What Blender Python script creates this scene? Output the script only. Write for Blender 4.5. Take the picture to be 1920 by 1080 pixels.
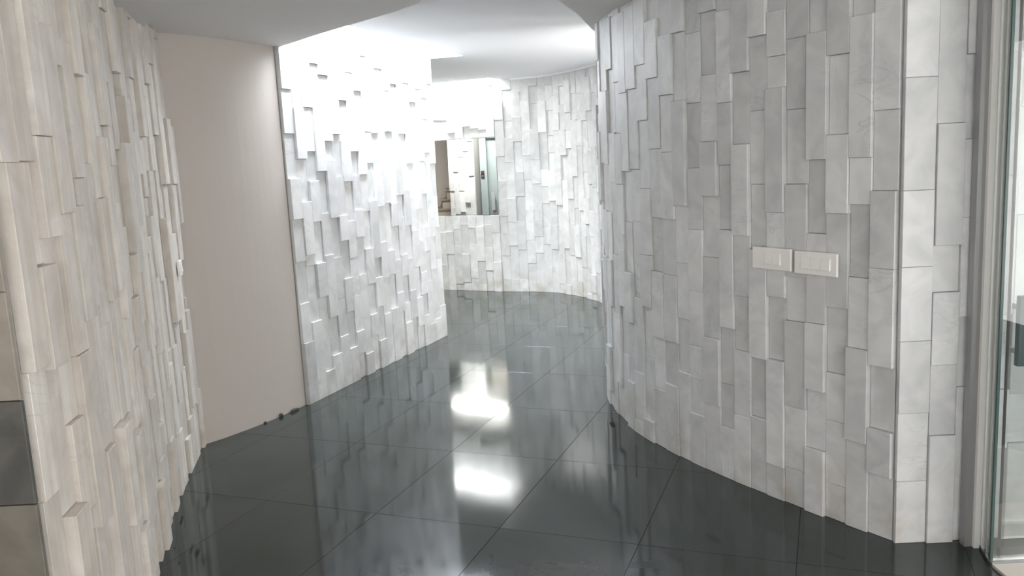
import bpy, bmesh, math, random
from mathutils import Vector, Matrix

for o in list(bpy.data.objects):
    bpy.data.objects.remove(o)
scene = bpy.context.scene
COL = scene.collection

# ------------------------------------------------------------------ camera
CAM_H = 1.6
PITCH, ROLL, FOCAL_PX = math.radians(8.8), math.radians(2.9), 1550.0
fw = Vector((0, math.cos(PITCH), -math.sin(PITCH)))
rt = Vector((1, 0, 0))
up = rt.cross(fw)
c_, s_ = math.cos(ROLL), math.sin(ROLL)
cam_r = c_ * rt - s_ * up
cam_u = s_ * rt + c_ * up
cam = bpy.data.cameras.new('camera')
cam.sensor_width = 36.0
cam.lens = FOCAL_PX / 1920.0 * 36.0
cam.clip_start = 0.05
cam_o = bpy.data.objects.new('camera', cam)
COL.objects.link(cam_o)
m = Matrix.Identity(4)
for i in range(3):
    m[i][0], m[i][1], m[i][2] = cam_r[i], cam_u[i], -fw[i]
m[2][3] = CAM_H
cam_o.matrix_world = m
scene.camera = cam_o

# ------------------------------------------------------------------ world, light levels, exposure
WORLD_COL, WORLD_STR = (1.0, 0.99, 0.962), 3.75       # overcast daylight through the open entrance behind the camera
COVE_COL = (0.86, 0.92, 1.0)
COVE_LEFT, COVE_BACK, COVE_BAY, ADDED_GLOW = 68.0, 80.0, 190.0, 9.5  # last value: unseen panel added to brighten the far wall
scene.view_settings.view_transform = 'Standard'
scene.view_settings.look = 'None'
scene.view_settings.gamma = 1.0
scene.view_settings.use_curve_mapping = False
scene.view_settings.exposure = 0.0
w = bpy.data.worlds.new('world')
scene.world = w
w.use_nodes = True
bg = w.node_tree.nodes['Background']
bg.inputs[0].default_value = (*WORLD_COL, 1)
bg.inputs[1].default_value = WORLD_STR

# ------------------------------------------------------------------ materials
def new_mat(name):
    mt = bpy.data.materials.new(name)
    mt.use_nodes = True
    nt = mt.node_tree
    return mt, nt, nt.nodes['Principled BSDF'], nt.links.new

def simple(name, col, rough=0.5, metal=0.0, emit=None, strength=0.0, bump=0.0, bscale=60):
    mt, nt, b, L = new_mat(name)
    b.inputs['Base Color'].default_value = (*col, 1)
    b.inputs['Roughness'].default_value = rough
    b.inputs['Metallic'].default_value = metal
    if emit:
        b.inputs['Emission Color'].default_value = (*emit, 1)
        b.inputs['Emission Strength'].default_value = strength
    if bump:
        n = nt.nodes.new('ShaderNodeTexNoise'); n.inputs['Scale'].default_value = bscale
        n.inputs['Detail'].default_value = 5
        g = nt.nodes.new('ShaderNodeNewGeometry'); L(g.outputs['Position'], n.inputs['Vector'])
        bp = nt.nodes.new('ShaderNodeBump'); bp.inputs['Strength'].default_value = bump
        bp.inputs['Distance'].default_value = 0.004
        L(n.outputs['Fac'], bp.inputs['Height']); L(bp.outputs['Normal'], b.inputs['Normal'])
    return mt

def ramp(nt, stops):
    r = nt.nodes.new('ShaderNodeValToRGB')
    e = r.color_ramp.elements
    while len(e) < len(stops):
        e.new(0.5)
    for el, (p, c) in zip(e, stops):
        el.position = p
        el.color = (*c, 1) if len(c) == 3 else c
    return r

def mix(nt, a, b, fac, mode='MIX'):
    n = nt.nodes.new('ShaderNodeMix'); n.data_type = 'RGBA'; n.blend_type = mode
    for sock, v in ((n.inputs[0], fac), (n.inputs[6], a), (n.inputs[7], b)):
        if isinstance(v, (int, float)):
            sock.default_value = v
        elif isinstance(v, tuple):
            sock.default_value = (*v, 1)
        else:
            nt.links.new(v, sock)
    return n.outputs[2]

def marble(name, light, dark, vein, stain, rough=0.34, stain_amt=0.6, streak=0.0, bump=0.25):
    """white-grey veined stone, each tile cut from its own piece (offset by the object's random number)"""
    mt, nt, b, L = new_mat(name)
    N = nt.nodes.new
    geo = N('ShaderNodeNewGeometry'); oi = N('ShaderNodeObjectInfo')
    mul = N('ShaderNodeVectorMath'); mul.operation = 'MULTIPLY'
    cmb = N('ShaderNodeCombineXYZ')
    for k in range(3): L(oi.outputs['Random'], cmb.inputs[k])
    L(cmb.outputs[0], mul.inputs[0]); mul.inputs[1].default_value = (37, 91, 53)
    add = N('ShaderNodeVectorMath'); L(geo.outputs['Position'], add.inputs[0]); L(mul.outputs[0], add.inputs[1])
    n1 = N('ShaderNodeTexNoise'); n1.inputs['Scale'].default_value = 5.5; n1.inputs['Detail'].default_value = 7
    n1.inputs['Distortion'].default_value = 1.2; L(add.outputs[0], n1.inputs['Vector'])
    r1 = ramp(nt, [(0.30, dark), (0.62, light)]); L(n1.outputs['Fac'], r1.inputs[0])
    # veins: thin ridges of a stretched, warped noise
    mp = N('ShaderNodeMapping'); mp.inputs['Rotation'].default_value = (0.5, 0.6, 0.4); mp.inputs['Scale'].default_value = (1, 1, 2.2)
    L(add.outputs[0], mp.inputs['Vector'])
    n2 = N('ShaderNodeTexNoise'); n2.inputs['Scale'].default_value = 4.0; n2.inputs['Detail'].default_value = 6
    n2.inputs['Distortion'].default_value = 1.8; L(mp.outputs[0], n2.inputs['Vector'])
    r2 = ramp(nt, [(0.47, (0, 0, 0)), (0.5, (1, 1, 1)), (0.53, (0, 0, 0))]); L(n2.outputs['Fac'], r2.inputs[0])
    n2b = N('ShaderNodeTexNoise'); n2b.inputs['Scale'].default_value = 2.5; L(add.outputs[0], n2b.inputs['Vector'])
    r2b = ramp(nt, [(0.52, (0, 0, 0)), (0.78, (0.6, 0.6, 0.6))]); L(n2b.outputs['Fac'], r2b.inputs[0])
    vm = N('ShaderNodeMath'); vm.operation = 'MULTIPLY'; L(r2.outputs[0], vm.inputs[0]); L(r2b.outputs[0], vm.inputs[1])
    c = mix(nt, r1.outputs[0], vein, vm.outputs[0])
    # each tile a shade of its own
    mr = N('ShaderNodeMapRange'); mr.inputs[3].default_value = 0.84; mr.inputs[4].default_value = 1.06
    L(oi.outputs['Random'], mr.inputs[0])
    cm = N('ShaderNodeCombineColor'); 
    for k in range(3): L(mr.outputs[0], cm.inputs[k])
    c = mix(nt, c, cm.outputs[0], 1.0, 'MULTIPLY')
    if streak:
        ms = N('ShaderNodeMapping'); ms.inputs['Scale'].default_value = (30, 30, 1.6); L(add.outputs[0], ms.inputs['Vector'])
        ns = N('ShaderNodeTexNoise'); ns.inputs['Scale'].default_value = 1.0; ns.inputs['Detail'].default_value = 5
        L(ms.outputs[0], ns.inputs['Vector'])
        rs = ramp(nt, [(0.35, (1, 1, 1)), (0.62, (0, 0, 0))]); L(ns.outputs['Fac'], rs.inputs[0])
        sm = N('ShaderNodeMath'); sm.operation = 'MULTIPLY'; L(rs.outputs[0], sm.inputs[0]); sm.inputs[1].default_value = streak
        c = mix(nt, c, stain, sm.outputs[0])
    # splash dirt on the lowest stones, patchy
    sp = N('ShaderNodeSeparateXYZ'); L(geo.outputs['Position'], sp.inputs[0])
    z1 = N('ShaderNodeMapRange'); z1.inputs[1].default_value = 0.02; z1.inputs[2].default_value = 0.34
    z1.inputs[3].default_value = 1.0; z1.inputs[4].default_value = 0.0; L(sp.outputs[2], z1.inputs[0])
    n3 = N('ShaderNodeTexNoise'); n3.inputs['Scale'].default_value = 7; n3.inputs['Detail'].default_value = 6
    L(geo.outputs['Position'], n3.inputs['Vector'])
    r3 = ramp(nt, [(0.42, (0, 0, 0)), (0.68, (1, 1, 1))]); L(n3.outputs['Fac'], r3.inputs[0])
    sm2 = N('ShaderNodeMath'); sm2.operation = 'MULTIPLY'; L(z1.outputs[0], sm2.inputs[0]); L(r3.outputs[0], sm2.inputs[1])
    sm3 = N('ShaderNodeMath'); sm3.operation = 'MULTIPLY'; L(sm2.outputs[0], sm3.inputs[0]); sm3.inputs[1].default_value = stain_amt
    c = mix(nt, c, stain, sm3.outputs[0])
    L(c, b.inputs['Base Color'])
    b.inputs['Roughness'].default_value = rough
    n4 = N('ShaderNodeTexNoise'); n4.inputs['Scale'].default_value = 45; n4.inputs['Detail'].default_value = 6
    L(add.outputs[0], n4.inputs['Vector'])
    bp = N('ShaderNodeBump'); bp.inputs['Strength'].default_value = bump; bp.inputs['Distance'].default_value = 0.003
    L(n4.outputs['Fac'], bp.inputs['Height']); L(bp.outputs['Normal'], b.inputs['Normal'])
    return mt

M_TILE = marble('white_marble', (0.76, 0.765, 0.76), (0.62, 0.63, 0.635), (0.46, 0.475, 0.49), (0.42, 0.37, 0.29))
M_TILE_WARM = marble('aged_cream_marble', (0.76, 0.725, 0.68), (0.62, 0.58, 0.54), (0.50, 0.47, 0.43), (0.47, 0.38, 0.28),
                     rough=0.55, streak=0.35, bump=0.6)
M_SLAB_PALE = marble('pale_slab', (0.20, 0.185, 0.155), (0.145, 0.132, 0.11), (0.2, 0.18, 0.15), (0.35, 0.28, 0.2), rough=0.5)
M_SLAB_GREY = marble('grey_slab', (0.13, 0.126, 0.115), (0.075, 0.075, 0.07), (0.12, 0.12, 0.11), (0.3, 0.25, 0.18), rough=0.5)
M_SLAB_CREAM = marble('cream_slab', (0.36, 0.325, 0.28), (0.28, 0.25, 0.215), (0.2, 0.18, 0.15), (0.35, 0.28, 0.2), rough=0.5)
M_GROUT = simple('mortar', (0.42, 0.41, 0.39), 0.9)
M_PLASTER = simple('cream_plaster', (0.60, 0.545, 0.50), 0.85, bump=0.15, bscale=40)
M_CEIL = simple('ceiling_paint', (0.90, 0.90, 0.91), 0.9, bump=0.08, bscale=50)
M_SOFFIT = simple('soffit_paint', (0.80, 0.785, 0.78), 0.9, bump=0.08, bscale=50)
M_WHITE_PLASTIC = simple('white_plastic', (0.93, 0.91, 0.88), 0.3)
M_WHITE_ALU = simple('white_painted_aluminium', (0.93, 0.92, 0.89), 0.35)
M_GREY_ALU = simple('grey_aluminium', (0.42, 0.42, 0.42), 0.4, 0.6)
M_STEEL = simple('brushed_steel', (0.62, 0.64, 0.65), 0.3, 1.0)
M_LIFT = simple('pale_green_grey_enamel', (0.27, 0.31, 0.315), 0.4)
M_DARK = simple('dark_rubber', (0.03, 0.035, 0.035), 0.5)
M_TEAL = simple('dark_teal_enamel', (0.01, 0.055, 0.06), 0.35)
M_PANEL = simple('dark_red_panel', (0.03, 0.012, 0.014), 0.3)
M_DISPLAY = simple('indicator_red', (0.08, 0.01, 0.012), 0.3, emit=(1, 0.06, 0.05), strength=0.05)
M_STAIR = simple('beige_stair_stone', (0.50, 0.42, 0.35), 0.5)
M_STAIR_D = simple('brown_stair_riser', (0.30, 0.25, 0.22), 0.5)
M_CHIP = simple('dark_chip', (0.06, 0.06, 0.055), 0.9)
M_THRESH = simple('pale_threshold_stone', (0.62, 0.58, 0.53), 0.4)

def emit_mat(name, col, s):
    mt = bpy.data.materials.new(name); mt.use_nodes = True
    nt = mt.node_tree; nt.nodes.clear()
    e = nt.nodes.new('ShaderNodeEmission'); o = nt.nodes.new('ShaderNodeOutputMaterial')
    e.inputs[0].default_value = (*col, 1); e.inputs[1].default_value = s
    nt.links.new(e.outputs[0], o.inputs[0])
    return mt
M_COVE_L = emit_mat('cove_diffuser', COVE_COL, COVE_LEFT)
M_COVE_B = emit_mat('cove_diffuser_back', (0.97, 0.99, 0.97), COVE_BACK)
M_ADDED_GLOW = emit_mat('added_glow_pane', (0.96, 0.99, 1.0), ADDED_GLOW)  # emission for the unseen panel added in the nook
M_COVE_Y = emit_mat('bay_diffuser', (1, 0.99, 0.94), COVE_BAY)

def mirror_mat():
    mt, nt, b, L = new_mat('silvered_mirror')
    b.inputs['Base Color'].default_value = (0.93, 0.945, 0.94, 1)
    b.inputs['Metallic'].default_value = 1.0
    b.inputs['Roughness'].default_value = 0.0
    return mt
M_MIRROR = mirror_mat()

def glass_mat():
    mt = bpy.data.materials.new('clear_greenish_glass'); mt.use_nodes = True
    nt = mt.node_tree; nt.nodes.clear(); N = nt.nodes.new
    t = N('ShaderNodeBsdfTransparent'); t.inputs[0].default_value = (0.985, 0.995, 0.99, 1)
    g = N('ShaderNodeBsdfGlossy'); g.inputs['Roughness'].default_value = 0.0
    f = N('ShaderNodeFresnel'); f.inputs[0].default_value = 1.5
    mx = N('ShaderNodeMixShader'); o = N('ShaderNodeOutputMaterial')
    L = nt.links.new
    L(f.outputs[0], mx.inputs[0]); L(t.outputs[0], mx.inputs[1]); L(g.outputs[0], mx.inputs[2]); L(mx.outputs[0], o.inputs[0])
    return mt
M_GLASS = glass_mat()
M_GLASS_EDGE = simple('green_glass_edge', (0.05, 0.09, 0.085), 0.2)

def floor_mat():
    mt, nt, b, L = new_mat('polished_dark_stone')
    N = nt.nodes.new
    geo = N('ShaderNodeNewGeometry'); oi = N('ShaderNodeObjectInfo')
    cmb = N('ShaderNodeCombineXYZ'); mul = N('ShaderNodeMath'); mul.operation = 'MULTIPLY'; mul.inputs[1].default_value = 40
    L(oi.outputs['Random'], mul.inputs[0]); L(mul.outputs[0], cmb.inputs[2])
    add = N('ShaderNodeVectorMath'); L(geo.outputs['Position'], add.inputs[0]); L(cmb.outputs[0], add.inputs[1])
    n1 = N('ShaderNodeTexNoise'); n1.inputs['Scale'].default_value = 3.2; n1.inputs['Detail'].default_value = 8
    n1.inputs['Distortion'].default_value = 0.8; L(add.outputs[0], n1.inputs['Vector'])
    r1 = ramp(nt, [(0.3, (0.016, 0.026, 0.021)), (0.5, (0.026, 0.036, 0.033)), (0.72, (0.036, 0.044, 0.046))])
    L(n1.outputs['Fac'], r1.inputs[0])
    L(r1.outputs[0], b.inputs['Base Color'])
    n2 = N('ShaderNodeTexNoise'); n2.inputs['Scale'].default_value = 2.0; n2.inputs['Detail'].default_value = 6
    L(add.outputs[0], n2.inputs['Vector'])
    r2 = ramp(nt, [(0.3, (0.05, 0.05, 0.05)), (0.75, (0.13, 0.13, 0.13))]); L(n2.outputs['Fac'], r2.inputs[0])
    L(r2.outputs[0], b.inputs['Roughness'])
    b.inputs['IOR'].default_value = 1.48
    return mt
M_FLOOR = floor_mat()
M_JOINT = simple('dark_joint', (0.03, 0.034, 0.036), 0.6)

# ------------------------------------------------------------------ mesh helpers
def link(name, me, mat, parent=None, **props):
    if mat and not (len(me.materials) and me.materials[0] == mat):
        me.materials.clear(); me.materials.append(mat)
    o = bpy.data.objects.new(name, me)
    COL.objects.link(o)
    if parent: o.parent = parent
    for k, v in props.items(): o[k] = v
    return o

def empty(name, loc, rz=0.0, **props):
    o = bpy.data.objects.new(name, None)
    o.empty_display_size = 0.05
    o.location = loc; o.rotation_euler = (0, 0, rz)
    COL.objects.link(o)
    for k, v in props.items(): o[k] = v
    return o

def prism_mesh(name, pts, z0, z1):
    bm = bmesh.new()
    a = [bm.verts.new((x, y, z0)) for x, y in pts]
    t = [bm.verts.new((x, y, z1)) for x, y in pts]
    n = len(pts)
    bm.faces.new(a[::-1]); bm.faces.new(t)
    for i in range(n):
        bm.faces.new((a[i], a[(i + 1) % n], t[(i + 1) % n], t[i]))
    bmesh.ops.recalc_face_normals(bm, faces=bm.faces)
    bmesh.ops.triangulate(bm, faces=[f for f in bm.faces if len(f.verts) > 4])
    me = bpy.data.meshes.new(name); bm.to_mesh(me); bm.free()
    return me

def prism(name, pts, z0, z1, mat, parent=None, **props):
    return link(name, prism_mesh(name, pts, z0, z1), mat, parent, **props)

def box_mesh(name, sx, sy, sz, bevel=0.0, seg=2, origin=(0, 0, 0)):
    bm = bmesh.new()
    bmesh.ops.create_cube(bm, size=1.0)
    for v in bm.verts:
        v.co = Vector((v.co.x * sx + origin[0], v.co.y * sy + origin[1], v.co.z * sz + origin[2]))
    if bevel:
        bmesh.ops.bevel(bm, geom=list(bm.edges), offset=bevel, segments=seg, affect='EDGES', profile=0.5)
    me = bpy.data.meshes.new(name); bm.to_mesh(me); bm.free()
    return me

_tile_cache = {}
def tile_mesh(w, h, t, mat, ch=0.0016):
    """stone tile: back face at y=0, front at y=-t, chamfered front arrises"""
    key = (round(w, 3), round(h, 3), round(t, 4), ch, mat.name)
    if key in _tile_cache: return _tile_cache[key]
    w, h, t, ch, _ = key
    def ring(iw, y): return [(-iw[0], y, -iw[1]), (iw[0], y, -iw[1]), (iw[0], y, iw[1]), (-iw[0], y, iw[1])]
    v = ring((w / 2, h / 2), 0) + ring((w / 2, h / 2), -t + ch) + ring((w / 2 - ch, h / 2 - ch), -t)
    f = [(3, 2, 1, 0), (8, 9, 10, 11)]
    for r in (0, 4):
        for i in range(4):
            j = (i + 1) % 4
            f.append((r + i, r + j, r + 4 + j, r + 4 + i))
    me = bpy.data.meshes.new('tile'); me.from_pydata(v, [], f); me.update()
    _tile_cache[key] = me
    return me

def V2(p): return Vector((p[0], p[1]))

def face_normal(p, q):
    """room-side normal of a wall run listed left to right as seen from the room"""
    t = (V2(q) - V2(p)).normalized()
    return Vector((t.y, -t.x))

UNIT, BASE = 0.0115, 0.010
def tile_column(wall, p, q, tiles, mat, z_floor=0.0, unit=UNIT, base=BASE, gap=0.0014, jit=None):
    """tiles = [(z_top, level)...] from top down"""
    p, q = V2(p), V2(q)
    n = face_normal(p, q); t = (q - p)
    mid = (p + q) / 2
    rz = math.atan2(t.y, t.x)
    zs = [z for z, _ in tiles] + [z_floor]
    for i, (z, lv) in enumerate(tiles):
        h = z - zs[i + 1]
        if h < 0.02: continue
        th = base + unit * lv
        me = tile_mesh(t.length - gap, h - gap, th, mat)
        o = link('tile', me, mat, wall)
        o.location = (mid.x, mid.y, (z + zs[i + 1]) / 2)
        o.rotation_euler = (0, 0, rz)
        if jit:
            o.rotation_euler = (jit.uniform(-.004, .004), 0, rz + jit.uniform(-.012, .012))

def split_long(tiles, rnd, z_end=0.0, maxlen=0.62):
    out = []
    for i, (z, lv) in enumerate(tiles):
        zb = tiles[i + 1][0] if i + 1 < len(tiles) else z_end
        while z - zb > maxlen:
            out.append((z, lv)); z -= 0.287; lv = max(0, min(2.2, lv + rnd.choice([-.9, -.4, 0, .5])))
        out.append((z, lv))
    return out

LENS = [0.287, 0.287, 0.287, 0.20, 0.36, 0.43]
LEVELS = [0, 0.3, 0.8, 1.2, 1.7, 2.1]
def random_column(rnd, z_top, z_bot=0.0, lens=LENS, levels=LEVELS):
    out, z, last = [], z_top, None
    first = rnd.uniform(0.08, 0.287)
    while z > z_bot + 0.06:
        lv = rnd.choice([l for l in levels if l != last]); last = lv
        out.append((z, lv))
        z -= first if first else rnd.choice(lens)
        first = None
    return out

def backing(name, pts, z0, z1, thick, mat, **props):
    """solid wall body behind a tiled run (constant thickness away from the room)"""
    outer = []
    n = len(pts)
    for i in range(n):
        a = pts[max(i - 1, 0)]; b = pts[min(i + 1, n - 1)]
        nn = face_normal(a, b)
        outer.append((pts[i][0] - nn.x * thick, pts[i][1] - nn.y * thick))
    return prism(name, list(pts) + outer[::-1], z0, z1, mat, None, **props)

def resample(pts, step):
    P = [V2(p) for p in pts]
    d = [0.0]
    for a, b in zip(P, P[1:]): d.append(d[-1] + (b - a).length)
    n = max(1, round(d[-1] / step))
    out = []
    for k in range(n + 1):
        s = d[-1] * k / n
        i = 0
        while i < len(d) - 2 and d[i + 1] < s: i += 1
        f = (s - d[i]) / (d[i + 1] - d[i])
        out.append(tuple(P[i].lerp(P[i + 1], f)))
    return out

def smooth(pts, it=2):
    for _ in range(it):
        q = [pts[0]]
        for a, b in zip(pts, pts[1:]):
            q.append((a[0] * .75 + b[0] * .25, a[1] * .75 + b[1] * .25))
            q.append((a[0] * .25 + b[0] * .75, a[1] * .25 + b[1] * .75))
        q.append(pts[-1]); pts = q
    return pts

Z_SOF, Z_HIGH, Z_COVE, Z_ROOF = 2.40, 2.55, 2.74, 2.80
STRUCT = dict(kind='structure')

# ------------------------------------------------------------------ floor: bed + separate slabs
floor = prism('floor', [(-6.2, -3), (4.5, -3), (4.5, 12.3), (-6.2, 12.3)], -0.12, -0.012, M_JOINT,
              label='dark polished stone slab floor with thin joints', **STRUCT)
ANG = math.radians(69)
ax, bx_ = Vector((math.cos(ANG), math.sin(ANG))), Vector((math.sin(ANG), -math.cos(ANG)))   # along A joints, along B joints
SA, SB = 0.62, 0.85
A0, B0 = -1.335, 3.175        # offsets of one A joint (measured along bx_) and one B joint (measured along ax)
rndf = random.Random(4)
slab_me = None
def in_floor_zone(x, y):
    if y < 1.4 or y > 11.2: return False
    left = -2.4 if y < 5 else (-1.9 if y < 7.4 else -4.6)
    right = 2.6 if y < 3.4 else 1.6
    return left < x < right
def slab_mesh():
    w, l, t, ch = SA - .0016, SB - .0016, .012, .0006
    v, f = [], []
    for (hw, hl, z) in ((w/2, l/2, -t), (w/2, l/2, -ch), (w/2-ch, l/2-ch, 0)):
        v += [(-hw, -hl, z), (hw, -hl, z), (hw, hl, z), (-hw, hl, z)]
    f = [(3, 2, 1, 0), (8, 9, 10, 11)]
    for r in (0, 4):
        for i in range(4):
            j = (i + 1) % 4
            f.append((r+i, r+j, r+4+j, r+4+i))
    me = bpy.data.meshes.new('slab'); me.from_pydata(v, [], f); me.update(); return me
SLAB = slab_mesh()
for i in range(-14, 16):
    for j in range(-8, 16):
        c = bx_ * (A0 + (i + .5) * SA) + ax * (B0 + (j + .5) * SB)
        if in_floor_zone(c.x, c.y):
            o = link('slab', SLAB, M_FLOOR, floor)
            o.location = (c.x, c.y, 0); o.rotation_euler = (0, 0, ANG - math.pi / 2)

# ------------------------------------------------------------------ right wall: convex tiled curve, then the flat face at the entrance
R_HID = [(.88, 6.01), (.81, 5.93), (.75, 5.835), (.705, 5.735), (.67, 5.63), (.645, 5.52), (.628, 5.41), (.62, 5.30),
         (.62, 5.19), (.627, 5.08), (.64, 4.97)]
R_VIS = [(.66, 4.854), (.682, 4.745), (.707, 4.645), (.741, 4.533), (.777, 4.427), (.818, 4.319), (.865, 4.21), (.908, 4.119),
         (.957, 4.022), (1.011, 3.92), (1.056, 3.839), (1.108, 3.751), (1.16, 3.664), (1.212, 3.58), (1.272, 3.485),
         (1.324, 3.404), (1.38, 3.317), (1.434, 3.234), (1.492, 3.145)]
R_PTS = R_HID + R_VIS
R_TR = {
 'E': [(2.4, .6), (2.178, 1.6), (1.884, .6), (1.599, 1.6), (1.259, .5), (.967, 1.2), (.611, .4), (.379, 1.4)],
 'F': [(2.4, 2), (2.171, .5), (1.848, 2.2), (1.331, .8), (1.04, .7), (.752, 0), (.47, .8)],
 'G': [(2.4, .5), (2.153, .7), (1.827, .2), (1.516, .8), (1.216, 1.2), (.909, .8), (.625, 1), (.456, .7), (.273, 1.2)],
 'H': [(2.4, 2), (2.231, .2), (1.947, .8), (1.639, 2.2), (1.382, .3), (1.087, .9), (.69, 2), (.357, 1)],
 'I': [(2.4, 1), (2.218, 1.5), (1.811, 1.2), (1.527, .4), (1.226, 1.2), (.755, .2), (.475, .4), (.26, 1.0)],
 'J': [(2.4, 1.8), (1.936, .2), (1.618, 2), (1.204, .7), (.919, .1), (.659, 1), (.344, 1.3)],
 'K': [(2.4, 2), (2.076, .3), (1.76, .25), (1.438, 0), (1.146, 1.8), (.644, 0), (.358, 1)],
 'L': [(2.4, .3), (2.166, 1.2), (1.98, .6), (1.847, 2.2), (1.317, 1.3), (.94, 0), (.652, 2), (.159, 1.5)],
 'M': [(2.4, .3), (2.04, .25), (1.751, 0), (1.438, 1.3), (1.039, 0), (.843, 1.5), (.458, 1), (.17, .9)],
 'N': [(2.4, 0), (2.045, 2), (1.538, 0), (1.233, 1.3), (.851, 2.3), (.558, .5), (.293, 2)],
 'O': [(2.4, 2), (1.946, 0), (1.635, 2), (1.32, 1.3), (.93, 0), (.648, .6), (.439, .5), (.161, .2)],
 'P': [(2.4, 0), (2.078, 2), (1.541, 1.2), (1.357, 0), (1.064, 1), (.775, 2.3), (.383, 1)],
 'Q': [(2.4, 1), (1.716, .5), (1.412, 2), (1.111, 2.2), (.72, 0), (.455, 2), (.268, 0)]}
R2_TR = {
 'R': [(2.4, 1.0), (2.11, 1.1), (1.826, 1.05), (1.411, 1.2), (1.12, 1.15), (.83, 1.2), (.541, .8), (.26, .85)],
 'S': [(2.4, 1), (2.1, .9), (1.653, 2), (1.198, .3), (1.017, 1.6), (.731, 1.1), (.447, 2)],
 'T': [(2.4, 1.6), (1.9, .2), (1.592, 1.4), (1.3, 1.35), (.917, .2), (.638, 1.2), (.27, .6)]}
wall_right = backing('wall_right', R_PTS + [(1.50, 3.13)], 0, Z_HIGH, 0.10, M_GROUT,
                     label='convex curved wall of stepped white marble tiles carrying two switch plates', **STRUCT)
rr = random.Random(21)
keys = 'EFGHIJKLMNOPQ'
first_tr = len(R_PTS) - 1 - len(keys)
for i in range(len(R_PTS) - 1):
    p, q = R_PTS[i], R_PTS[i + 1]
    if i >= first_tr:
        tl = R_TR[keys[i - first_tr]]
        tl = [(Z_HIGH if k == 0 else z, l) for k, (z, l) in enumerate(tl)]
    else:
        tl = random_column(rr, Z_HIGH, levels=[0, .4, 1.0, 1.5, 2.1], lens=[.287, .287, .36, .43])
    tile_column(wall_right, p, q, tl, M_TILE)

F_Y = 3.135
R2_PTS = [(1.486, F_Y), (1.607, F_Y), (1.711, F_Y), (1.815, F_Y)]
wall_entrance = prism('wall_entrance', [(1.50, F_Y), (4.4, F_Y), (4.4, F_Y + .2), (1.62, F_Y + .2)], 0, Z_HIGH, M_GROUT,
                      label='flat tiled return wall beside and behind the glass door', **STRUCT)
for k, i in zip('RST', range(3)):
    tl = [(Z_HIGH if n == 0 else z, l) for n, (z, l) in enumerate(R2_TR[k])]
    tile_column(wall_entrance, R2_PTS[i], R2_PTS[i + 1], tl, M_TILE)
re_ = random.Random(8)
xx = 1.815
for k in range(9):
    tl = random_column(re_, Z_HIGH, levels=[.2, .8, 1.2, 1.8])
    if k == 0: tl = [(Z_HIGH, 1.2), (2.2, .5), (1.9, 1.3), (1.45, 1.2), (.917, .25), (.62, 1.3), (.38, .4)]
    if k == 1: tl = [(Z_HIGH, .8), (2.05, 1.4), (1.7, .9), (1.3, 1.5), (.93, 1.2), (.6, .5), (.4, 1.6)]
    tile_column(wall_entrance, (xx, F_Y), (xx + .104, F_Y), tl, M_TILE); xx += .104

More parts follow.
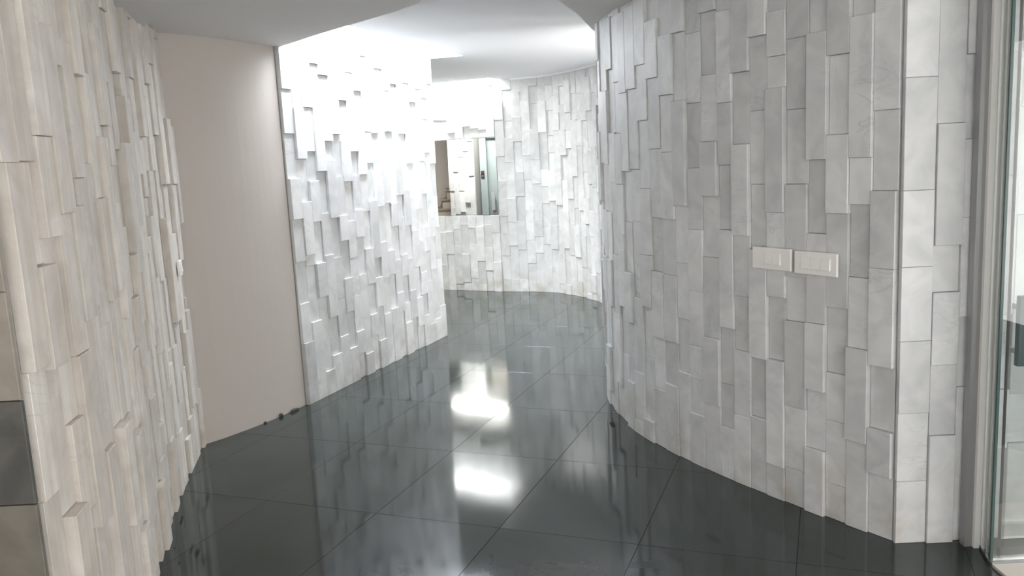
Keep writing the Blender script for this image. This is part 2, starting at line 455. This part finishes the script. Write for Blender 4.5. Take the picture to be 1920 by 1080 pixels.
# ------------------------------------------------------------------ left wall: plain curve, then the tiled run under the cove
L_PLAIN = smooth([(-2.35, 4.35), (-1.89, 4.78), (-1.68, 5.09), (-1.55, 5.33), (-1.464, 5.53)], 2)
wall_plain = backing('wall_plain', L_PLAIN, 0, Z_HIGH, 0.12, M_PLASTER,
                     label='smooth cream plastered wall curving in beside the tiled walls', **STRUCT)
L_END = (-.655, 7.637)
L_START = (-1.458, 5.536)
L_PTS = [(L_START[0] + (L_END[0] - L_START[0]) * k / 20, L_START[1] + (L_END[1] - L_START[1]) * k / 20) for k in range(21)]
L_TR = [
 [(2.6, 2.0), (2.133, 1.0), (1.845, .1), (1.549, 2.0), (1.277, 1.0), (.989, .1), (.705, 1.1), (.432, 2.0)],
 [(2.6, .2), (2.308, 1.1), (2.02, 2.0), (1.678, .1), (1.387, 2.0), (1.022, 1.0), (.947, .1), (.557, 2.0)],
 [(2.6, 2.0), (2.024, 1.0), (1.727, .1), (1.525, 2.0), (1.242, .1), (.952, 2.0), (.71, .1), (.175, 2.0)],
 [(2.6, 2.0), (2.326, .1), (2.029, 2.0), (1.588, .1), (1.294, 1.1), (.995, 2.0), (.545, .1), (.267, 2.0)],
 [(2.6, 2.0), (2.256, .1), (1.959, 2.0), (1.797, .1), (1.664, 2.0), (1.25, .1), (.964, 1.1), (.658, 1.1), (.381, 2.0)],
 [(2.6, 2.0), (1.847, .1), (1.546, 1.1), (1.26, 2.0), (1.074, .1), (.793, 2.0), (.541, .1), (.265, 2.0)],
 [(2.6, 2.0), (2.092, .1), (1.797, 2.0), (1.502, .1), (1.211, 1.1), (.93, .9), (.644, 1.1), (.369, 2.0), (.192, 0)],
 [(2.6, 2.0), (2.3, 1.5), (2.0, 2), (1.722, .1), (1.542, 1.1), (1.287, 2.0), (1.078, .1), (.792, 1.1), (.443, 1.1), (.17, 2.0)],
 [(2.6, 2.0), (2.173, .1), (1.874, 2.0), (1.546, 1.0), (1.263, .1), (.975, 2.0), (.697, .1), (.457, 2.0), (.285, 0)],
 [(2.6, 2.0), (2.439, 1.0), (2.15, 1.3), (1.872, 1.0), (1.63, .1), (1.339, 2.0), (.886, .1), (.732, 2.0), (.498, .1), (.227, 2.0)],
 [(2.6, .2), (2.28, 1.6), (1.86, .4), (1.573, 2.0), (1.285, .1), (1.002, 2.0), (.71, .3), (.42, 1.2)],
 [(2.6, 2.0), (2.365, .1), (2.07, .4), (1.778, 2.0), (1.304, .1), (.921, 2.0), (.722, .1), (.441, 2.0)],
 [(2.6, 2.0), (2.2, 1.7), (1.876, .1), (1.575, 1.1), (1.297, 2.0), (1.108, .1), (.828, 1.1), (.554, 2.0), (.39, 0)],
 [(2.6, 2.0), (2.26, .1), (1.97, .5), (1.708, 2.0), (1.357, .1), (1.174, 1.1), (.859, 2.0), (.677, .1), (.448, 1.1), (.277, 2.0)],
 [(2.6, 2.0), (2.2, 1.8), (1.862, .1), (1.57, 1.1), (1.395, 2.0), (1.092, .1), (.813, 1.1), (.535, 2.0), (.292, 0)],
 [(2.6, 2.0), (2.283, 1.0), (1.9, 1.3), (1.612, .1), (1.326, 1.1), (1.041, 2.0), (.72, .1), (.451, 2.0), (.2, .6)],
 [(2.6, 2.0), (2.13, .1), (1.84, .3), (1.545, 2.0), (1.217, .1), (.941, 1.1), (.662, 2.0), (.466, .1), (.273, 2.0)],
 [(2.6, 2.0), (2.248, 1.0), (1.92, 1.4), (1.626, 1.0), (1.341, .1), (1.053, 2.0), (.834, .1), (.564, 1.1), (.173, 2.0)],
 [(2.6, 2.0), (2.177, 1.0), (1.99, .8), (1.699, .1), (1.411, 1.1), (1.12, 1.3), (.95, .5), (.658, 1.1), (.264, 1.1), (.199, 2.0)],
 [(2.6, 2.0), (2.304, 1.0), (1.89, 1.2), (1.602, .1), (1.31, .3), (1.032, 1.1), (.74, .9), (.458, 1.1), (.302, 2.0)]]
wall_left = backing('wall_left', L_PTS, 0, Z_ROOF, 0.14, M_GROUT,
                    label='straight wall of stepped white marble tiles washed by the ceiling cove light', **STRUCT)
for i in range(20):
    tl = [(2.66 if k == 0 else z, l) for k, (z, l) in enumerate(L_TR[i])]
    tile_column(wall_left, L_PTS[i], L_PTS[i + 1], tl, M_TILE, unit=0.0105)

# ------------------------------------------------------------------ pier: warm aged tiles, near end faced with larger slabs
PIER = smooth([(-1.305, 2.13), (-1.40, 2.75), (-1.52, 3.16), (-1.61, 3.45), (-1.67, 3.71), (-1.765, 4.04), (-1.85, 4.45), (-1.93, 4.83)], 1)
PIER = resample(PIER, 0.108)
wall_pier = backing('wall_pier', PIER, 0, Z_HIGH, 0.22, M_GROUT,
                    label='near curved wall of worn cream marble tiles with a small white switch', **STRUCT)
rp = random.Random(77)
for p, q in zip(PIER, PIER[1:]):
    tile_column(wall_pier, p, q, random_column(rp, Z_HIGH, lens=[.287, .36, .43, .55], levels=[0, .5, 1.1, 1.7, 2.3]), M_TILE_WARM,
                unit=0.0155, base=0.010, jit=rp)
wall_front = prism('wall_front', [(-6.1, 2.10), (-1.305, 2.10), (-1.305, 2.129), (-1.55, 2.33), (-6.1, 2.33)], 0, Z_HIGH, M_GROUT,
                   label='end face of the near wall clad in large marble slabs', **STRUCT)
slab_rows = [(0, .19, 0), (.19, .475, 0), (.475, .762, 0), (.762, 1.046, 1), (1.046, 1.333, 2), (1.333, 1.62, 2), (1.62, 1.91, 1), (1.91, 2.2, 2), (2.2, 2.55, 0)]
for z0, z1, g in slab_rows:
    for k in range(2):
        x1 = -1.289 - k * .6
        mt_ = (M_SLAB_PALE, M_SLAB_GREY, M_SLAB_CREAM)[g]
        me = tile_mesh(.598, z1 - z0 - .003, .014, mt_)
        o = link('slab', me, mt_, wall_front)
        o.location = (x1 - .299, 2.10, (z0 + z1) / 2)

prism('wall_daylight_block', [(-2.3, -2.6), (-2.18, -2.6), (-2.18, 2.08), (-2.3, 2.08)], 0, Z_SOF - .05, M_PLASTER, label='unseen plain wall added left of the camera to block daylight', **STRUCT)  # unseen wall, added so daylight arrives from the right and behind

# ------------------------------------------------------------------ back wall with the mirror, curving round to the right
BK0 = Vector((-.89, 10.5)); BKD = Vector((.8893, -.4573))
BKN = face_normal(BK0, BK0 + BKD)
M_R = BK0 + BKD * 0.885            # right edge of the mirror, on a tile joint
COLW = 0.11
left_cols = [tuple(M_R - BKD * (COLW * k)) for k in range(16, 0, -1)]
B_CURVE = [tuple(M_R), (.20, 10.0), (.42, 9.90), (.56, 9.80), (.70, 9.61), (.82, 9.40), (.92, 9.18), (1.0, 8.97), (1.08, 8.6), (1.13, 8.2)]
B_RIGHT = resample(smooth(B_CURVE, 1), COLW)
B_PTS = left_cols + B_RIGHT
wall_back = backing('wall_back', B_PTS, 0, Z_ROOF, 0.14, M_GROUT,
                    label='far wall of stepped white marble tiles around a flush mirror', **STRUCT)
MIR_Z0, MIR_Z1 = 0.945, 1.885
rb = random.Random(5)
for i in range(len(B_PTS) - 1):
    p, q = B_PTS[i], B_PTS[i + 1]
    zt = 2.70 if V2(p).x < .05 else Z_HIGH - .012
    if i < 16:
        if i >= 3:                     # columns crossed by the mirror
            tile_column(wall_back, p, q, random_column(rb, zt, MIR_Z1), M_TILE, z_floor=MIR_Z1)
            tile_column(wall_back, p, q, random_column(rb, MIR_Z0), M_TILE)
        else:
            tile_column(wall_back, p, q, random_column(rb, zt), M_TILE)
    else:
        tile_column(wall_back, p, q, random_column(rb, zt), M_TILE)

# ------------------------------------------------------------------ ceilings
SOF_EDGE = [(-1.46, 5.60), (-1.07, 5.12), (-.85, 4.87), (-.52, 4.50), (-.39, 4.31), (-.345, 4.12), (-.34, 3.9), (-.25, 3.72), (-.05, 3.65),
            (.12, 3.78), (.22, 4.05), (.29, 4.36), (.45, 4.88), (.60, 5.50), (.72, 5.9)]
ceiling_soffit = prism('ceiling_soffit', [(-6.1, -2.7), (4.4, -2.7), (4.4, 3.3), (1.55, 3.3), (.95, 5.2), (.95, 6.0)] + SOF_EDGE[::-1]
                       + [(-1.62, 5.7), (-2.5, 5.0), (-6.1, 4.6)], Z_SOF, Z_HIGH, M_SOFFIT,
                       label='lower grey ceiling with a curved edge over the entrance', **STRUCT)
trim_1 = prism('trim_1', [(-6.1, -2.7), (4.4, -2.7), (4.4, 3.0), (1.5, 3.0), (.6, 2.9), (-1.0, 3.42), (-1.42, 3.86), (-1.78, 4.30), (-6.1, 4.6)],
               Z_SOF - .05, Z_SOF, M_SOFFIT, label='shallow lower ceiling step above the near worn wall', **STRUCT)
# raised ceiling, leaving the two cove slots open along the left and back walls
SL_A, SL_B = (-1.42, 4.62), (-.335, 7.70)
bk_l = M_R - BKD * 1.65; bk_r = M_R + BKD * .09
cov_w = 0.26
b_in_l = bk_l + BKN * cov_w; b_in_r = bk_r + BKN * cov_w
ceiling = prism('ceiling', [SL_A, SL_B, (-.66, 7.80), (-1.0, 7.75), (-6.1, 7.75), (-6.1, 12.2), tuple(bk_l - BKN * .1), tuple(bk_l), tuple(b_in_l), tuple(b_in_r),
                            tuple(bk_r), tuple(bk_r - BKN * .1), (2.4, 10.2), (2.4, 5.9), (1.2, 5.9), (1.45, 3.3), (1.4, 3.3), (-1.42, 3.3)], Z_HIGH, Z_ROOF - .01, M_CEIL,
                label='raised white ceiling between the curved walls', **STRUCT)
trim_2 = prism('trim_2', [(-6.2, -2.7), (4.5, -2.7), (4.5, 3.4), (2.45, 3.4), (2.45, 12.3), (-6.2, 12.3)], Z_ROOF, Z_ROOF + .1, M_CEIL,
               label='unseen slab added over the ceiling coves to block sky light', **STRUCT)  # out of view, added to keep world light from coming in above
# thin shadow-gap moulding where the raised ceiling meets the far curved wall
mb = [p for p in B_PTS if p[0] > .10]
inner = []
for i, p in enumerate(mb):
    nn = face_normal(mb[max(i - 1, 0)], mb[min(i + 1, len(mb) - 1)])
    inner.append((p[0] + nn.x * .05, p[1] + nn.y * .05))
prism('trim_3', mb + inner[::-1], Z_HIGH - .022, Z_HIGH, M_CEIL, label='slim white moulding along the top of the far wall', **STRUCT)

def cove(name, pts, mat, label, cat='light'):
    root = empty(name, (pts[0][0], pts[0][1], Z_COVE), label=label, category=cat)
    off = Vector((pts[0][0], pts[0][1]))
    loc = [(p[0] - off.x, p[1] - off.y) for p in pts]
    prism('diffuser', loc, 0.0, 0.012, mat, root)
    prism('housing', loc, 0.0125, Z_ROOF - Z_COVE - .001, M_WHITE_ALU, root)
    return root
nl = face_normal(L_START, L_END)
cv = [(L_PTS[0][0] + nl.x * .04, L_PTS[0][1] + nl.y * .04), (L_END[0] + nl.x * .04, L_END[1] + nl.y * .04), (-.36, 7.66), (-1.19, 5.30)]
cove('cove_light', cv, M_COVE_L, 'glowing cove light recessed in the ceiling above the tiled left wall')
cb = [tuple(bk_l + BKN * .04 + BKD * .05), tuple(bk_r + BKN * .04 - BKD * .02), tuple(b_in_r - BKN * .01 - BKD * .02), tuple(b_in_l - BKN * .01 + BKD * .05)]
cove('cove_light', cb, M_COVE_B, 'glowing cove light recessed above the far wall and its mirror')

# ------------------------------------------------------------------ hidden bay behind the left wall (seen in the mirror) and closing walls
prism('wall_bay_left', [(-6.1, 2.3), (-5.98, 2.3), (-5.98, 12.2), (-6.1, 12.2)], 0, Z_ROOF, M_PLASTER, label='plain cream wall at the end of the stair bay', **STRUCT)
bl = left_cols[0]
prism('wall_bay_back', [(-6.1, 12.05), (bl[0], bl[1] + .02), (bl[0] + .05, bl[1] + .14), (-6.1, 12.2)], 0, Z_ROOF, M_PLASTER,
      label='plain wall beside the far tiled wall', **STRUCT)
# unseen glowing panel, window-framed, added behind the curve to light the far wall
WY = 6.12
added_glow_panel = empty('added_glow_panel', (1.6, WY, 0), label='unseen glowing panel added in the nook behind the curved wall', kind='structure')
for nm, x0, x1, z0, z1, mt in (('post', -.64, -.58, 0, Z_HIGH, M_WHITE_ALU), ('post', .58, .64, 0, Z_HIGH, M_WHITE_ALU), ('mullion', -.02, .02, .06, Z_HIGH - .06, M_WHITE_ALU),
                               ('sill', -.578, .578, 0, .058, M_WHITE_ALU), ('head', -.578, .578, Z_HIGH - .058, Z_HIGH, M_WHITE_ALU),
                               ('pane', -.575, -.022, .06, Z_HIGH - .06, M_ADDED_GLOW), ('pane', .022, .575, .06, Z_HIGH - .06, M_ADDED_GLOW)):
    d = .004 if nm == 'pane' else .03
    prism(nm, [(x0, -d), (x1, -d), (x1, d), (x0, d)], z0, z1, mt, added_glow_panel)
prism('wall_nook_side', [(2.26, 6.05), (2.36, 6.05), (2.36, 8.3), (2.26, 8.3)], 0, Z_HIGH, M_PLASTER, label='plain side wall of the nook with the added glow panel', **STRUCT)
prism('wall_nook_far', [(1.16, 8.16), (2.25, 8.16), (2.25, 8.24), (1.20, 8.24)], 0, Z_HIGH, M_PLASTER, label='short plain wall joining the far wall to the nook', **STRUCT)

# layout below is the mirror's view unfolded: (lateral, depth) behind the glass reflected back into the bay
MP = BK0 + BKN * 0.016
def rf(p):
    p = Vector(p); return tuple(p - 2 * ((p - MP).dot(BKN)) * BKN)
def az(px):     # bearing of a sight line (tan of angle from straight ahead)
    return {790: -.1003, 841: -.0677, 888: -.0374, 898: -.0310, 905: -.0265, 911: -.0226, 938: -.0053, 1000: .0345}[px]
def vrect(a, b, y0, y1): return [rf((a * y0, y0)), rf((b * y0, y0)), rf((b * y1, y1)), rf((a * y1, y1))]

prism('wall_lift', [rf((az(888) * 14.3, 14.3)), rf((.62, 14.3)), rf((.62, 14.6)), rf((az(888) * 14.3, 14.6))], 2.02, Z_HIGH, M_PLASTER,
      label='wall band above the lift door', **STRUCT)
door_lift = empty('lift_door', (*rf((az(911) * 14.2, 14.2)), 0), label='pale grey-green lift door with steel pull, seen in the mirror', category='lift door')
def child_prism(name, root, pts, z0, z1, mat, parent=None):
    L0 = root.location
    return prism(name, [(p[0] - L0.x, p[1] - L0.y) for p in pts], z0 - L0.z, z1 - L0.z, mat, parent or root)
child_prism('leaf', door_lift, vrect(az(911), .03, 14.22, 14.26), 0.01, 1.985, M_LIFT)
child_prism('frame_post', door_lift, vrect(az(898), az(911) - .0002, 14.16, 14.27), 0, 2.02, M_LIFT)
child_prism('frame_head', door_lift, vrect(az(911), .03, 14.16, 14.27), 1.987, 2.02, M_GREY_ALU)
child_prism('frame_post', door_lift, vrect(.0302, .0345, 14.16, 14.27), 0, 2.02, M_LIFT)
h0 = az(911) + .0035
child_prism('handle', door_lift, vrect(h0, h0 + .0040, 14.15, 14.175), .77, 1.07, M_STEEL)
for zz in (.80, 1.03):
    child_prism('handle_stud', door_lift, vrect(h0 + .0012, h0 + .0028, 14.176, 14.219), zz, zz + .02, M_STEEL)
cp = empty('call_panel', (*rf((-.0285 * 14.15, 14.15)), 1.32), label='small dark lift call panel with red display on the door post', category='control panel')
child_prism('plate', cp, vrect(-.0302, -.0262, 14.145, 14.158), 1.325, 1.44, M_PANEL)
child_prism('display', cp, vrect(-.0294, -.0270, 14.142, 14.1445), 1.395, 1.425, M_DISPLAY)
child_prism('button', cp, vrect(-.0288, -.0276, 14.138, 14.1445), 1.345, 1.365, M_STEEL)
wall_bay = prism('wall_bay_pilaster', [rf((az(841) * 14.4, 14.4)), rf((az(888) * 14.05, 14.05)), rf((az(898) * 14.27, 14.27)), rf((az(841) * 14.9, 14.9))],
                 0, Z_HIGH, M_GROUT, label='narrow tiled pilaster beside the lift, seen in the mirror', **STRUCT)
pa, pb = Vector(rf((az(841) * 14.4, 14.4))), Vector(rf((az(888) * 14.05, 14.05)))
rq = random.Random(12)
npl = max(1, round((pa - pb).length / .11))
for k in range(npl):          # reflected, so the run is listed from the lift side
    p = pb.lerp(pa, k / npl); q = pb.lerp(pa, (k + 1) / npl)
    if face_normal(p, q).dot(V2(MP) - p) < 0: p, q = q, p
    tile_column(wall_bay, p, q, random_column(rq, Z_HIGH), M_TILE)
prism('wall_stair', vrect(az(790) - .01, -.055, 15.75, 15.85), 0, Z_HIGH, M_PLASTER, label='plain cream wall behind the stair, seen in the mirror', **STRUCT)
stair = empty('staircase', (*rf((-.09 * 15.3, 15.3)), 0), label='beige stone stair flight rising beside the tiled pilaster, seen in the mirror', category='stairs')
st_x = [-.0905, -.0845, -.0785, -.0725, -.0665]
for k, a in enumerate(st_x):
    zt = .62 + .17 * k
    s = child_prism('step', stair, vrect(a, -.055, 15.0, 15.72), zt - .17 if k else 0, zt - .032, M_STAIR)
    child_prism('tread', stair, vrect(a - .0012, -.055, 14.98, 15.72), zt - .0315, zt, M_STAIR_D, s)
bay = [rf((-1.15, 13.80)), rf((-.22, 13.20)), rf((-.14, 13.38)), rf((-1.07, 13.98))]
root = empty('ceiling_light', (bay[0][0], bay[0][1], Z_HIGH - .03), label='long white ceiling light in the lift bay, seen only by reflection', category='light')
child_prism('diffuser', root, bay, Z_HIGH - .03, Z_HIGH - .018, M_COVE_Y)
child_prism('housing', root, bay, Z_HIGH - .0175, Z_HIGH - .0005, M_WHITE_ALU)

# ------------------------------------------------------------------ mirror
mr = empty('wall_mirror', (*(M_R - BKD * .72 + BKN * .001), MIR_Z0), math.atan2(BKD.y, BKD.x),
           label='frameless rectangular mirror set flush in the far tiled wall', category='mirror')
W = COLW * 13 - .004
link('glass', box_mesh('glass', W, .006, MIR_Z1 - MIR_Z0 - .006, 0.001, 1, (.72 - W / 2 - .002, -.012, (MIR_Z1 - MIR_Z0) / 2)), M_MIRROR, mr)
link('backing_board', box_mesh('backing_board', W, .008, MIR_Z1 - MIR_Z0 - .006, 0, 1, (.72 - W / 2 - .002, -.0045, (MIR_Z1 - MIR_Z0) / 2)), M_GREY_ALU, mr)

# ------------------------------------------------------------------ switch plates on the right wall
def switch_plate(loc, rz, n_key, w_, h_, keys_w, key_off, label, tilt=0.0, group=None):
    r = empty('switch_plate', loc, rz, label=label, category='switch')
    r.rotation_euler = (0, tilt, rz)
    link('plate', box_mesh('plate', w_, .014, h_, .005, 3, (0, -.007, 0)), M_WHITE_PLASTIC, r)
    for k in range(n_key):
        x = key_off + (k - (n_key - 1) / 2) * keys_w
        ke = link('rocker', box_mesh('rocker', keys_w - .0015, .008, h_ * .52, .0015, 2), M_WHITE_PLASTIC, r)
        ke.location = (x, -.0155, 0.001); ke.rotation_euler = (math.radians(-6), 0, 0)
    return r
swa, swb = Vector((1.125, 3.722)), Vector((1.242, 3.535))
swc, swd = Vector((1.248, 3.526)), Vector((1.362, 3.342))
for (a, b, nk, kw, off, lb) in ((swa, swb, 2, .042, .010, 'white switch plate with two rockers, on the curved wall beside a wider-keyed plate'),
                                (swc, swd, 3, .048, .004, 'white switch plate with a wide bank of rockers, nearer the glass door')):
    nn = face_normal(a, b); mid = (a + b) / 2 + nn * (BASE + UNIT * 1.9 + .001)
    switch_plate((mid.x, mid.y, 1.113 if a is swa else 1.109), math.atan2((b - a).y, (b - a).x), nk, .213, .098, kw, off, lb)
# small switch on the pier
for p, q in zip(PIER, PIER[1:]):
    if p[1] < 4.42 <= q[1]:
        nn = face_normal(p, q); mid = (V2(p) + V2(q)) / 2 + nn * .047
        switch_plate((mid.x, mid.y, 1.11), math.atan2(q[1] - p[1], q[0] - p[0]), 1, .085, .085, .035, 0, 'small white switch plate on the worn cream tiled wall')

# ------------------------------------------------------------------ glass door and its frame at the entrance
JX = 1.832
door_1 = empty('door_1', (JX, 3.10, 0), label='glass entrance screen with white aluminium jamb fixed to the tiled wall', kind='structure')
def add(name, pts, z0, z1, mat, root, parent=None):
    L0 = root.location
    return prism(name, [(p[0] - L0.x, p[1] - L0.y) for p in pts], z0 - L0.z, z1 - L0.z, mat, parent or root)
zt = Z_SOF - .052
def strip(p, q, w0, w1):
    """thin upright slab from p to q, between lateral offsets w0..w1 (to the right of the run)"""
    p, q = Vector(p), Vector(q); t = (q - p).normalized(); n = Vector((t.y, -t.x))
    return [tuple(p + n * w0), tuple(q + n * w0), tuple(q + n * w1), tuple(p + n * w1)]
add('jamb', [(1.735, 3.062), (1.766, 3.062), (1.766, 3.098), (1.735, 3.098)], 0, zt, M_GREY_ALU, door_1)
add('jamb', [(1.765, 3.045), (1.787, 3.045), (1.787, 3.0615), (1.765, 3.0615)], 0, zt, M_WHITE_ALU, door_1)
add('jamb_bead', [(1.788, 3.052), (1.80, 3.052), (1.80, 3.066), (1.788, 3.066)], 0, zt, M_WHITE_ALU, door_1)
pane = add('pane', [(1.787, 3.044), (1.797, 3.044), (1.757, 2.912), (1.747, 2.912)], .012, zt, M_GLASS, door_1)
add('pane_edge', [(1.746, 2.9115), (1.758, 2.9115), (1.757, 2.9065), (1.747, 2.9065)], .012, zt, M_GLASS_EDGE, door_1)
add('bottom_channel', [(1.784, 3.044), (1.800, 3.044), (1.760, 2.914), (1.744, 2.914)], 0.0005, .0115, M_DARK, door_1)
add('pane', [(1.76, 2.912), (3.2, 2.94), (3.2, 2.95), (1.76, 2.922)], .016, zt, M_GLASS, door_1)
add('bottom_channel', [(1.748, 2.896), (3.2, 2.924), (3.2, 2.952), (1.748, 2.926)], 0.0006, .0155, M_STEEL, door_1)
gd = empty('glass_door', (1.885, 3.09, 0), label='open frameless glass door leaf with dark teal pull handle', category='door')
add('leaf', [(1.885, 3.072), (2.75, 3.052), (2.75, 3.062), (1.885, 3.082)], .02, zt - .03, M_GLASS, gd)
add('edge_seal', [(1.879, 3.071), (1.8848, 3.071), (1.8848, 3.083), (1.879, 3.083)], .02, zt - .03, M_DARK, gd)
hd = add('pull_handle', [(1.868, 2.985), (1.898, 2.985), (1.898, 3.010), (1.868, 3.010)], .745, 1.01, M_TEAL, gd)
add('handle_stud', [(1.889, 3.0105), (1.897, 3.0105), (1.897, 3.0715), (1.889, 3.0715)], .78, .80, M_STEEL, gd)
add('handle_stud', [(1.889, 3.0105), (1.897, 3.0105), (1.897, 3.0715), (1.889, 3.0715)], .95, .97, M_STEEL, gd)
prism('trim_4', [(1.748, 2.45), (3.2, 2.45), (3.2, 2.922), (1.748, 2.894)], 0.0005, .012, M_THRESH, label='pale stone threshold in front of the glass screen', **STRUCT)

# ------------------------------------------------------------------ chips of mortar along the foot of the plain wall
def chip(x, y, s, rz, seed, label):
    r_ = random.Random(seed)
    bm = bmesh.new(); bmesh.ops.create_icosphere(bm, subdivisions=2, radius=1)
    for v in bm.verts:
        k = 1 + r_.uniform(-.22, .22)
        v.co = Vector((v.co.x * s[0] * k, v.co.y * s[1] * k, max(-.0, v.co.z * s[2] * k + s[2] * .55)))
    me = bpy.data.meshes.new('mortar_chip'); bm.to_mesh(me); bm.free()
    o = link('mortar_chip', me, M_CHIP, None, label=label, category='debris')
    o.location = (x, y, 0.0005); o.rotation_euler = (0, 0, rz)
chip(-1.505, 5.385, (.045, .008, .012), 1.15, 1, 'long dark broken mortar strip at the foot of the plain wall')
chip(-1.565, 5.275, (.018, .010, .016), 1.0, 2, 'small dark mortar lump at the foot of the plain wall')
chip(-1.635, 5.155, (.011, .007, .008), 1.0, 3, 'tiny dark mortar crumb furthest from the tiled wall')
